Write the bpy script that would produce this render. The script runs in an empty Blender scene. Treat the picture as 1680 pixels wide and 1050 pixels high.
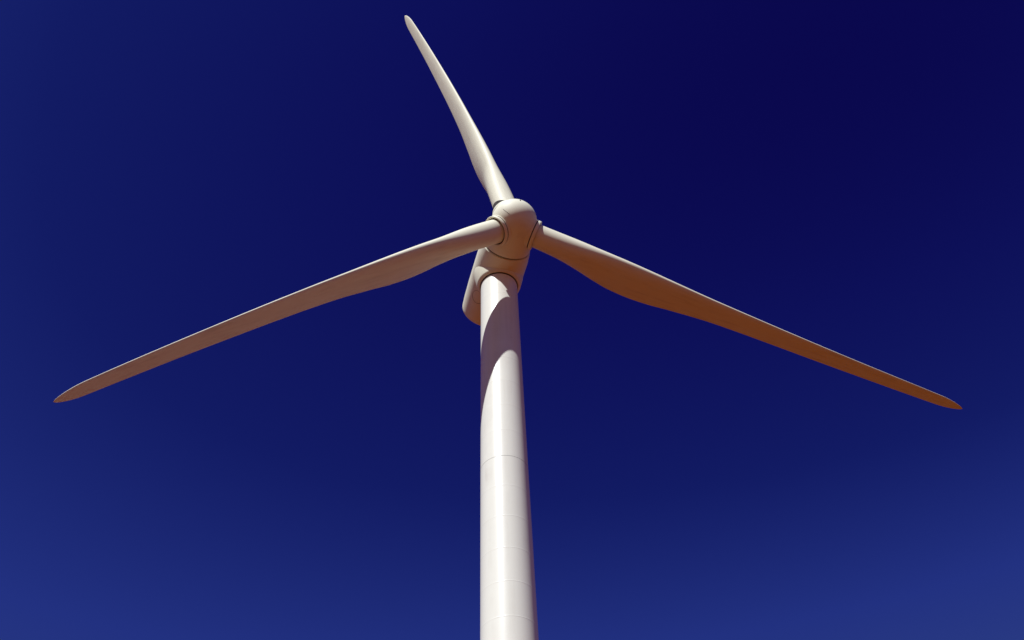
import bpy, bmesh, math, random
import numpy as np
from mathutils import Matrix, Vector
random.seed(4)
S = bpy.context.scene
C = S.collection
D = math.radians

# ------------------------------------------------------------------ camera
PITCH, ROLL, FPX = 46.231, -4.853, 1991.5
CX, CY = 87.16, 66.24            # the photograph is an off-centre crop
cam_d = bpy.data.cameras.new('camera')
cam = bpy.data.objects.new('camera', cam_d)
C.objects.link(cam)
fwd = np.array([0, math.cos(D(PITCH)), math.sin(D(PITCH))])
up0 = np.array([0, -math.sin(D(PITCH)), math.cos(D(PITCH))])
rt0 = np.array([1.0, 0, 0])
r2 = rt0 * math.cos(D(ROLL)) + up0 * math.sin(D(ROLL))
u2 = -rt0 * math.sin(D(ROLL)) + up0 * math.cos(D(ROLL))
M = Matrix.Identity(4)
for i in range(3):
    M[i][0], M[i][1], M[i][2] = r2[i], u2[i], -fwd[i]
M[2][3] = 1.7
cam.matrix_world = M
cam_d.sensor_width = 36
cam_d.lens = FPX / 1680 * 36
cam_d.shift_x = -CX / 1680
cam_d.shift_y = CY / 1680
cam_d.clip_start, cam_d.clip_end = 0.1, 60000
S.camera = cam

# ------------------------------------------------------------------ sky, sun
SUN_AZ, SUN_EL = 26.0, 52.0      # azimuth: to the left of the direction from tower to camera
sv = Vector((-math.sin(D(SUN_AZ)) * math.cos(D(SUN_EL)), -math.cos(D(SUN_AZ)) * math.cos(D(SUN_EL)), math.sin(D(SUN_EL))))
world = bpy.data.worlds.new('World')
S.world = world
world.use_nodes = True
nt = world.node_tree
bg = nt.nodes['Background']
sky = nt.nodes.new('ShaderNodeTexSky')
sky.sky_type = 'NISHITA'
sky.sun_disc = False
sky.sun_elevation = D(SUN_EL)
sky.sun_rotation = math.atan2(sv.x, sv.y)
sky.altitude = 1500
sky.air_density = 1.0
sky.dust_density = 0.2
sky.ozone_density = 3.0
# deep polarised desert blue: the sky's own brightness, graded once for every direction
sep = nt.nodes.new('ShaderNodeSeparateColor')
rng = nt.nodes.new('ShaderNodeMapRange')
SKY_LO, SKY_HI = 1.7, 6.0
rng.inputs[1].default_value, rng.inputs[2].default_value = SKY_LO, SKY_HI
ramp = nt.nodes.new('ShaderNodeValToRGB')
ramp.color_ramp.interpolation = 'LINEAR'
STOPS = [(1.94, (0.00217, 0.00081, 0.05482)), (2.1, (0.0036, 0.00464, 0.08734)), (2.3, (0.00541, 0.00981, 0.11167)), (2.64, (0.01432, 0.02749, 0.1932)), (3.6, (0.03539, 0.06469, 0.2239)), (6.0, (0.10469, 0.13422, 0.25727))]
els = ramp.color_ramp.elements
for k, (v, c) in enumerate(STOPS):
    e = els[k] if k < 2 else els.new((v - SKY_LO) / (SKY_HI - SKY_LO))
    e.position = (v - SKY_LO) / (SKY_HI - SKY_LO)
    e.color = (*c, 1)
ten = nt.nodes.new('ShaderNodeVectorMath')
ten.operation = 'SCALE'
ten.inputs['Scale'].default_value = 10.0
nt.links.new(sky.outputs[0], sep.inputs[0])
nt.links.new(sep.outputs[2], rng.inputs[0])
nt.links.new(rng.outputs[0], ramp.inputs[0])
nt.links.new(ramp.outputs[0], ten.inputs[0])
nt.links.new(ten.outputs[0], bg.inputs[0])
bg.inputs[1].default_value = 0.1

sun_d = bpy.data.lights.new('sun', 'SUN')
sun_d.energy = 5.0
sun_d.angle = D(0.53)
sun_d.color = (0.94, 0.97, 1.0)
sun = bpy.data.objects.new('sun', sun_d)
C.objects.link(sun)
sun.rotation_euler = sv.to_track_quat('Z', 'Y').to_euler()
sun.location = (-60, -60, 140)

S.view_settings.view_transform = 'Standard'
S.view_settings.look = 'None'
S.view_settings.gamma = 1
S.view_settings.use_curve_mapping = False
S.view_settings.exposure = 0.16
S.render.engine = 'CYCLES'

# ------------------------------------------------------------------ materials
def node(t, kind, **kw):
    n = t.nodes.new(kind)
    for k, v in kw.items():
        setattr(n, k, v)
    return n

def paint(name, base, rough=0.35, streak=(1, 1, 0.08), dirt=0.10, dirt_col=(0.42, 0.36, 0.29), scale=1.2, bump=0.02, spec=0.22):
    """weathered semi gloss paint: faint dirt streaks, fine mottling, tiny surface waviness"""
    m = bpy.data.materials.new(name)
    m.use_nodes = True
    t = m.node_tree
    b = t.nodes['Principled BSDF']
    tc = node(t, 'ShaderNodeTexCoord')
    mp = node(t, 'ShaderNodeMapping')
    mp.inputs['Scale'].default_value = streak
    t.links.new(tc.outputs['Object'], mp.inputs[0])
    n1 = node(t, 'ShaderNodeTexNoise')
    n1.inputs['Scale'].default_value = scale
    n1.inputs['Detail'].default_value = 8
    n1.inputs['Roughness'].default_value = 0.62
    t.links.new(mp.outputs[0], n1.inputs[0])
    n2 = node(t, 'ShaderNodeTexNoise')
    n2.inputs['Scale'].default_value = 0.55
    n2.inputs['Detail'].default_value = 5
    t.links.new(tc.outputs['Object'], n2.inputs[0])
    r1 = node(t, 'ShaderNodeMapRange')
    r1.inputs[1].default_value, r1.inputs[2].default_value = 0.48, 0.80
    t.links.new(n1.outputs[0], r1.inputs[0])
    r2_ = node(t, 'ShaderNodeMapRange')
    r2_.inputs[1].default_value, r2_.inputs[2].default_value = 0.35, 0.70
    t.links.new(n2.outputs[0], r2_.inputs[0])
    mu = node(t, 'ShaderNodeMath', operation='MULTIPLY')
    t.links.new(r1.outputs[0], mu.inputs[0])
    t.links.new(r2_.outputs[0], mu.inputs[1])
    mu2 = node(t, 'ShaderNodeMath', operation='MULTIPLY')
    mu2.inputs[1].default_value = dirt * 4
    t.links.new(mu.outputs[0], mu2.inputs[0])
    mx = node(t, 'ShaderNodeMix', data_type='RGBA')
    mx.inputs[6].default_value = (*base, 1)
    mx.inputs[7].default_value = (*dirt_col, 1)
    t.links.new(mu2.outputs[0], mx.inputs[0])
    t.links.new(mx.outputs[2], b.inputs['Base Color'])
    b.inputs['Specular IOR Level'].default_value = spec
    rr = node(t, 'ShaderNodeMapRange')
    rr.inputs[3].default_value, rr.inputs[4].default_value = rough - 0.06, rough + 0.12
    t.links.new(n1.outputs[0], rr.inputs[0])
    t.links.new(rr.outputs[0], b.inputs['Roughness'])
    bp = node(t, 'ShaderNodeBump')
    bp.inputs['Strength'].default_value = 0.35
    bp.inputs['Distance'].default_value = bump
    t.links.new(n2.outputs[0], bp.inputs['Height'])
    t.links.new(bp.outputs[0], b.inputs['Normal'])
    return m

WHITE = (0.80, 0.775, 0.60)
m_tower = paint('tower_paint', (0.80, 0.785, 0.68), 0.30, (1.3, 1.3, 0.05), 0.13, (0.50, 0.44, 0.36), 1.2, 0.02, 0.42)
m_blade = paint('blade_gelcoat', WHITE, 0.50, (2.2, 2.2, 0.16), 0.20, (0.45, 0.39, 0.31), 1.4)
m_nac = paint('nacelle_gelcoat', WHITE, 0.5, (0.5, 1, 1), 0.16, (0.45, 0.38, 0.30), 1.0)
m_spin = paint('spinner_gelcoat', WHITE, 0.52, (1, 1, 1), 0.10, (0.45, 0.38, 0.30), 1.5)

def plain(name, col, rough):
    m = bpy.data.materials.new(name)
    m.use_nodes = True
    t = m.node_tree
    b = t.nodes['Principled BSDF']
    nz = node(t, 'ShaderNodeTexNoise')
    nz.inputs['Scale'].default_value = 6
    mr = node(t, 'ShaderNodeMix', data_type='RGBA')
    mr.inputs[6].default_value = (*[c * 0.8 for c in col], 1)
    mr.inputs[7].default_value = (*[c * 1.2 for c in col], 1)
    t.links.new(nz.outputs[0], mr.inputs[0])
    t.links.new(mr.outputs[2], b.inputs['Base Color'])
    b.inputs['Roughness'].default_value = rough
    return m
m_seal = plain('rubber_seal', (0.028, 0.016, 0.010), 0.85)
m_metal = plain('grey_metal', (0.20, 0.19, 0.18), 0.5)

# ------------------------------------------------------------------ mesh helpers
def obj(name, verts, faces, mat, parent=None, smooth=True, mats=None):
    me = bpy.data.meshes.new(name)
    me.from_pydata([tuple(map(float, v)) for v in verts], [], faces)
    me.materials.append(mat)
    bm = bmesh.new()
    bm.from_mesh(me)
    bmesh.ops.remove_doubles(bm, verts=bm.verts, dist=1e-5)
    bmesh.ops.recalc_face_normals(bm, faces=bm.faces)
    bm.to_mesh(me)
    bm.free()
    if smooth:
        for p in me.polygons:
            p.use_smooth = True
        me.set_sharp_from_angle(angle=D(38))
    o = bpy.data.objects.new(name, me)
    C.objects.link(o)
    if parent:
        o.parent = parent
        o.matrix_parent_inverse = Matrix.Identity(4)
    return o

def lathe(profile, n=96, cap0=False, cap1=False):
    """profile = [(radius, height)] turned about z"""
    vs, fs = [], []
    for r, z in profile:
        for i in range(n):
            a = 2 * math.pi * i / n
            vs.append((r * math.cos(a), r * math.sin(a), z))
    for k in range(len(profile) - 1):
        for i in range(n):
            j = (i + 1) % n
            fs.append((k * n + i, k * n + j, (k + 1) * n + j, (k + 1) * n + i))
    if cap0:
        fs.append(tuple(range(n - 1, -1, -1)))
    if cap1:
        fs.append(tuple((len(profile) - 1) * n + i for i in range(n)))
    return vs, fs

def pchip(xs, ys, x):
    xs = np.asarray(xs, float); ys = np.asarray(ys, float)
    h = np.diff(xs); d = np.diff(ys) / h; m = np.zeros(len(xs))
    for i in range(1, len(xs) - 1):
        if d[i - 1] * d[i] > 0:
            w1 = 2 * h[i] + h[i - 1]; w2 = h[i] + 2 * h[i - 1]
            m[i] = (w1 + w2) / (w1 / d[i - 1] + w2 / d[i])
    m[0] = d[0]; m[-1] = d[-1]
    i = min(max(int(np.searchsorted(xs, x)) - 1, 0), len(xs) - 2)
    t = (x - xs[i]) / h[i]
    return (1 + 2 * t) * (1 - t) ** 2 * ys[i] + t * (1 - t) ** 2 * h[i] * m[i] + t * t * (3 - 2 * t) * ys[i + 1] + t * t * (t - 1) * h[i] * m[i + 1]

# ------------------------------------------------------------------ the ground (desert soil, to the horizon)
def soil():
    m = bpy.data.materials.new('red_desert_soil')
    m.use_nodes = True
    t = m.node_tree
    b = t.nodes['Principled BSDF']
    tc = node(t, 'ShaderNodeTexCoord')
    n1 = node(t, 'ShaderNodeTexNoise')
    n1.inputs['Scale'].default_value = 0.09
    n1.inputs['Detail'].default_value = 10
    t.links.new(tc.outputs['Object'], n1.inputs[0])
    cr = node(t, 'ShaderNodeValToRGB')
    cr.color_ramp.elements[0].position = 0.3
    cr.color_ramp.elements[0].color = (0.105, 0.0215, 0.0012, 1)
    cr.color_ramp.elements[1].position = 0.72
    cr.color_ramp.elements[1].color = (0.15, 0.034, 0.0025, 1)
    t.links.new(n1.outputs[0], cr.inputs[0])
    t.links.new(cr.outputs[0], b.inputs['Base Color'])
    b.inputs['Roughness'].default_value = 0.95
    b.inputs['Specular IOR Level'].default_value = 0.1
    n2 = node(t, 'ShaderNodeTexNoise')
    n2.inputs['Scale'].default_value = 2.5
    n2.inputs['Detail'].default_value = 8
    t.links.new(tc.outputs['Object'], n2.inputs[0])
    bp = node(t, 'ShaderNodeBump')
    bp.inputs['Strength'].default_value = 0.5
    bp.inputs['Distance'].default_value = 0.08
    t.links.new(n2.outputs[0], bp.inputs['Height'])
    t.links.new(bp.outputs[0], b.inputs['Normal'])
    return m
gv, gf = [], []
rings = [0.0, 12, 25, 40, 60, 90, 140, 220, 400, 800, 1600, 4000, 10000, 25000]
ng = 72
for k, r in enumerate(rings):
    for i in range(ng):
        a = 2 * math.pi * i / ng
        amp = 0 if r < 50 else min(r * 0.006, 12)
        gv.append((r * math.cos(a), 60 + r * math.sin(a), amp * (random.random() - 0.6)))
for k in range(len(rings) - 1):
    for i in range(ng):
        j = (i + 1) % ng
        gf.append((k * ng + i, k * ng + j, (k + 1) * ng + j, (k + 1) * ng + i))
ground = obj('ground', gv, gf, soil())
ground['kind'] = 'structure'

# ------------------------------------------------------------------ wind turbine
TX, TY, H = -4.914, 64.45, 78.495
RT, RB = 1.49, 2.238
OVER, HZ = 4.489, 2.008
PSI, TILT, TH, CONE = 20.835, 4.503, -10.487, -0.202
RR = 40.0
turbine = bpy.data.objects.new('wind_turbine', None)
C.objects.link(turbine)
turbine.location = (TX, TY, 0)
turbine['label'] = 'tall white three-bladed wind turbine with stopped feathered blades against the deep blue sky'
turbine['category'] = 'wind turbine'

def rad(z):
    return RB + (RT - RB) * z / H
# tower: sections of rolled cans; weld beads stand proud of the shell
def section(z0, z1, can=2.66):
    prof = []
    n = max(1, round((z1 - z0) / can))
    dz = (z1 - z0) / n
    prof.append((rad(z0), z0))
    for k in range(n):
        a, b = z0 + k * dz, z0 + (k + 1) * dz
        if k:
            r = rad(a)
            prof += [(rad(a - 0.07), a - 0.07), (rad(a - 0.024), a - 0.024), (r + 0.0036, a - 0.01), (r + 0.0036, a + 0.01), (rad(a + 0.024), a + 0.024), (rad(a + 0.07), a + 0.07)]
        # a can is never perfectly true: very slight barrel
        prof.append((rad((a + b) / 2) + random.uniform(-0.0015, 0.0015), (a + b) / 2))
    prof.append((rad(z1), z1))
    return prof
JOINTS = [0.0, 29.0, 58.25, H]
for a, b in zip(JOINTS[:-1], JOINTS[1:]):
    obj('tower_section', *lathe(section(a + 0.012, b - 0.012), 128), m_tower, turbine)
for z in JOINTS[1:-1]:
    r = rad(z)
    obj('flange_seam', *lathe([(r - 0.05, z - 0.03), (r - 0.010, z - 0.03), (r - 0.010, z + 0.03), (r - 0.05, z + 0.03)], 128), m_metal, turbine)

# frames
t_, p_ = D(TILT), D(PSI)
nvec = Vector((math.cos(t_) * math.sin(p_), -math.cos(t_) * math.cos(p_), math.sin(t_)))
uvec = Vector((math.cos(p_), math.sin(p_), 0))
vvec = nvec.cross(uvec)
if vvec.z < 0:
    vvec = -vvec
hub = Vector((0, 0, H + HZ)) + nvec * OVER          # in turbine space
def frame(x, y, z, o):
    m = Matrix.Identity(4)
    for i in range(3):
        m[i][0], m[i][1], m[i][2], m[i][3] = x[i], y[i], z[i], o[i]
    return m
AX = frame(uvec, nvec.cross(uvec), nvec, hub)        # local z = upwind axis, local y = up
def place(o, m):
    o.matrix_local = m
    return o

# nacelle: round shell along -z of the axis frame
RN = 2.12
def nacelle_mesh():
    prof = [(1.75, -1.98), (1.98, -1.98), (2.03, -2.03), (2.06, -2.3), (RN, -3.0), (RN, -4.6), (RN - .01, -6.4), (RN - 0.05, -8.0), (RN - 0.10, -8.75)]
    for k in range(1, 9):
        a = k / 8 * math.pi / 2
        prof.append((RN - 0.10 - 0.55 + 0.55 * math.cos(a), -8.75 - 0.55 * math.sin(a)))
    prof.append((0.6, -9.36))
    prof.append((0.01, -9.38))
    return lathe(prof, 96)
nac = place(obj('nacelle', *nacelle_mesh(), m_nac, turbine), AX)
# yaw fairing between nacelle belly and tower (vertical axis)
bz = H - 0.10
fair = obj('yaw_fairing', *lathe([(RT + 0.05, bz + 0.01), (RT + 0.06, bz - 0.02), (RT + 0.13, bz - 0.03), (RT + 0.15, bz - 0.01), (RT + 0.17, bz + 0.02), (RT + 0.27, bz + 0.09), (RT + 0.31, bz + 0.22), (RT + 0.53, bz + 1.2), (RT + 0.58, bz + 1.8), (RT + 0.5, bz + 2.1)], 96), m_nac, nac)
fair.matrix_local = AX.inverted()
ring = obj('yaw_ring', *lathe([(RT - 0.03, bz - 0.10), (RT + 0.022, bz - 0.10), (RT + 0.022, bz + 0.05)], 96), m_seal, nac)
ring.matrix_local = AX.inverted()

# spinner: ball nose growing into a short skirt, axis = local z
SPR, SPO = 1.84, 0.47
def spinner_mesh():
    prof = [(0.003, SPO + SPR)]
    for k in range(1, 33):
        a = k / 32 * math.pi / 2
        prof.append((SPR * math.sin(a), SPO + SPR * math.cos(a)))
    prof += [(1.88, 0.0), (1.93, -0.8), (1.97, -1.5), (1.98, -1.80), (1.96, -1.85), (1.6, -1.85)]
    return lathe(prof, 96)
spin = place(obj('spinner', *spinner_mesh(), m_spin, turbine), AX)
gap = obj('spinner_seal', *lathe([(1.80, -2.02), (1.84, -2.02), (1.84, -1.80), (1.80, -1.80)], 96), m_seal, spin)

# blades
LE_R, LE_C = [0, .07, .14, .22, .45, .72, .95, 1], [.975, .975, 1.007, 1.028, .715, .425, .266, .266 * .8]
TE_R, TE_C = [0, .05, .10, .15, .19, .23, .27, .31, .36, .46, .72, .95, 1], [.975, .98, 1.09, 1.43, 1.80, 2.06, 2.13, 2.05, 1.80, 1.42, 1.10, .794, .70]
BETA, TW0, TW1 = 96.864, 11.447, 3.419
PB, PB2, SAG = -1.266, -2.174, -.099
def blade_mesh(k):
    """vertices in turbine space; blades are feathered, chord along the rotor axis"""
    n = np.array(nvec); u = np.array(uvec); v = np.array(vvec); h = np.array(hub)
    th = D(TH + 120 * k)
    d = v * math.cos(th) + u * math.sin(th)
    tg = -v * math.sin(th) + u * math.cos(th)
    cn = D(CONE)
    span = d * math.cos(cn) + n * math.sin(cn)
    ax = np.cross(tg, span)
    if ax @ n < 0:
        ax = -ax
    NP = 28
    a1 = np.linspace(0, math.pi, NP)
    x = (1 - np.cos(a1)) / 2
    vs, fs = [], []
    rs = list(np.linspace(.034, .944, 90)) + [.9475, .952, .957, .964, .971, .978, .984, .989, .993, .9965, .999, 1.0]
    for r in rs:
        lp = pchip(LE_R, LE_C, r)
        tp = pchip(TE_R, TE_C, r)
        if r > .945:
            q = max(1 - ((r - .945) / .0551) ** 2, 0.0002) ** .62
            mid, hw = (tp - lp) * .5, (tp + lp) * .5 * q
            lp, tp = hw - mid, hw + mid
        c = lp + tp
        b = D(BETA - pchip([0, .2, .5, 1], [TW0 + TW1 + 2, TW0, TW1, 0], r))
        tk = pchip([0, .05, .12, .2, .4, .7, 1], [1, .95, .6, .38, .25, .19, .16], r)
        y = tk * 5 * (.2969 * np.sqrt(x) - .126 * x - .3516 * x ** 2 + .2843 * x ** 3 - .1016 * x ** 4)
        cd = -ax * math.sin(b) + tg * math.cos(b)
        nd = np.cross(cd, span)
        bl = min(max((r - .04) / .19, 0), 1); bl = bl * bl * (3 - 2 * bl)
        xx = np.concatenate([x, x[-2:0:-1]]); yy = np.concatenate([y, -(y[-2:0:-1])])
        aa = np.concatenate([a1, 2 * math.pi - a1[-2:0:-1]])
        px = -lp + c * ((1 - bl) * (.5 - .5 * np.cos(aa)) + bl * xx)
        py = c * ((1 - bl) * (.5 * np.sin(aa)) + bl * yy)
        off = h + span * (r * RR) + (ax * PB + nd * PB2 + np.array([0, 0, -SAG]) * (1 - d[2] ** 2)) * r * r
        for q in range(len(px)):
            vs.append(off + cd * px[q] + nd * py[q])
    m = len(px)
    for s in range(len(rs) - 1):
        for q in range(m):
            w = (q + 1) % m
            fs.append((s * m + q, s * m + w, (s + 1) * m + w, (s + 1) * m + q))
    fs.append(tuple(range(m)))
    fs.append(tuple((len(rs) - 1) * m + q for q in range(m)))
    # local frame: z = span
    X = Vector(ax).normalized(); Z = Vector(span).normalized(); Y = Z.cross(X)
    F = frame(X, Y, Z, hub)
    Fi = F.inverted()
    return [Fi @ Vector(p) for p in vs], fs, F
DARK_BAND_TOP = 2.28
for k in (0, 1, -1):
    vs, fs, F = blade_mesh(k)
    bl = obj('blade', vs, fs, m_blade, turbine)
    bl.matrix_local = F
    # collar on the blade root, stub and dark gap on the spinner
    obj('blade_collar', *lathe([(1.02, 1.80), (1.22, 1.80), (1.25, 1.83), (1.25, 2.02), (1.22, 2.06), (1.12, 2.06), (1.10, 2.04), (1.10, 1.92), (1.0, 1.92)], 80), m_blade, bl)
    st = obj('hub_stub', *lathe([(1.26, 0.9), (1.26, 1.69), (1.245, 1.72), (1.05, 1.72)], 80), m_spin, spin)
    st.matrix_local = AX.inverted() @ F
    sl = obj('root_seal', *lathe([(0.97, 1.60), (1.19, 1.62), (1.19, 1.81), (1.06, 1.93), (1.06, 1.96), (0.97, 1.96)], 80), m_seal, bl)

    if k == 0:
        # added dark band on this root, drawing the dark arc along the spinner edge
        wv, wf = lathe([(0.972, 0.0), (1.0, 0.02), (1.0, 0.96), (0.972, 1.0)], 64)
        wt = []
        for p in wv:
            f = math.atan2(p[1], p[0])
            wt.append((p[0], p[1], 1.9 + p[2] * (DARK_BAND_TOP - 1.9 - 0.75 * math.sin(f) - 0.2 * math.cos(f))))
        obj('dark_root_band', wt, wf, m_seal, bl)

# small marks: spinner crack seam and stud, belly hatch rim, shell split line
def tube(pts, r, n=8):
    vs, fs = [], []
    P = [Vector(p) for p in pts]
    for i, p in enumerate(P):
        t = (P[min(i + 1, len(P) - 1)] - P[max(i - 1, 0)]).normalized()
        a = t.cross(Vector((0.3, 0.2, 1))).normalized()
        b = t.cross(a)
        for k in range(n):
            w = 2 * math.pi * k / n
            vs.append(p + (a * math.cos(w) + b * math.sin(w)) * r)
    for i in range(len(P) - 1):
        for k in range(n):
            j = (k + 1) % n
            fs.append((i * n + k, i * n + j, (i + 1) * n + j, (i + 1) * n + k))
    return vs, fs
cen = Vector((0, 0, SPO))
A, B = Vector((-1.30, -0.50, 1.675)) - cen, Vector((-0.80, -1.10, 1.72)) - cen
obj('panel_seam', *tube([cen + (A.lerp(B, k / 10)).normalized() * (SPR + .001) for k in range(11)], 0.013), m_seal, spin)
q = (Vector((0.024, 0.432, 2.258)) - cen).normalized()
vs, fs = lathe([(0.06, -0.01), (0.06, 0.03), (0.035, 0.05), (0.001, 0.05)], 12)
stud = obj('stud', vs, fs, m_seal, spin)
stud.matrix_local = Matrix.Translation(cen + q * SPR) @ q.to_track_quat('Z', 'Y').to_matrix().to_4x4()
hc, hz_, hr = math.atan2(-1.62, -1.35), -6.45, 0.58
ringpts = []
for k in range(41):
    w = 2 * math.pi * k / 40
    an = hc + hr * math.cos(w) / RN
    ringpts.append(((RN - .008) * math.cos(an), (RN - .008) * math.sin(an), hz_ + hr * math.sin(w)))
obj('hatch_rim', *tube(ringpts, 0.011), m_seal, nac)
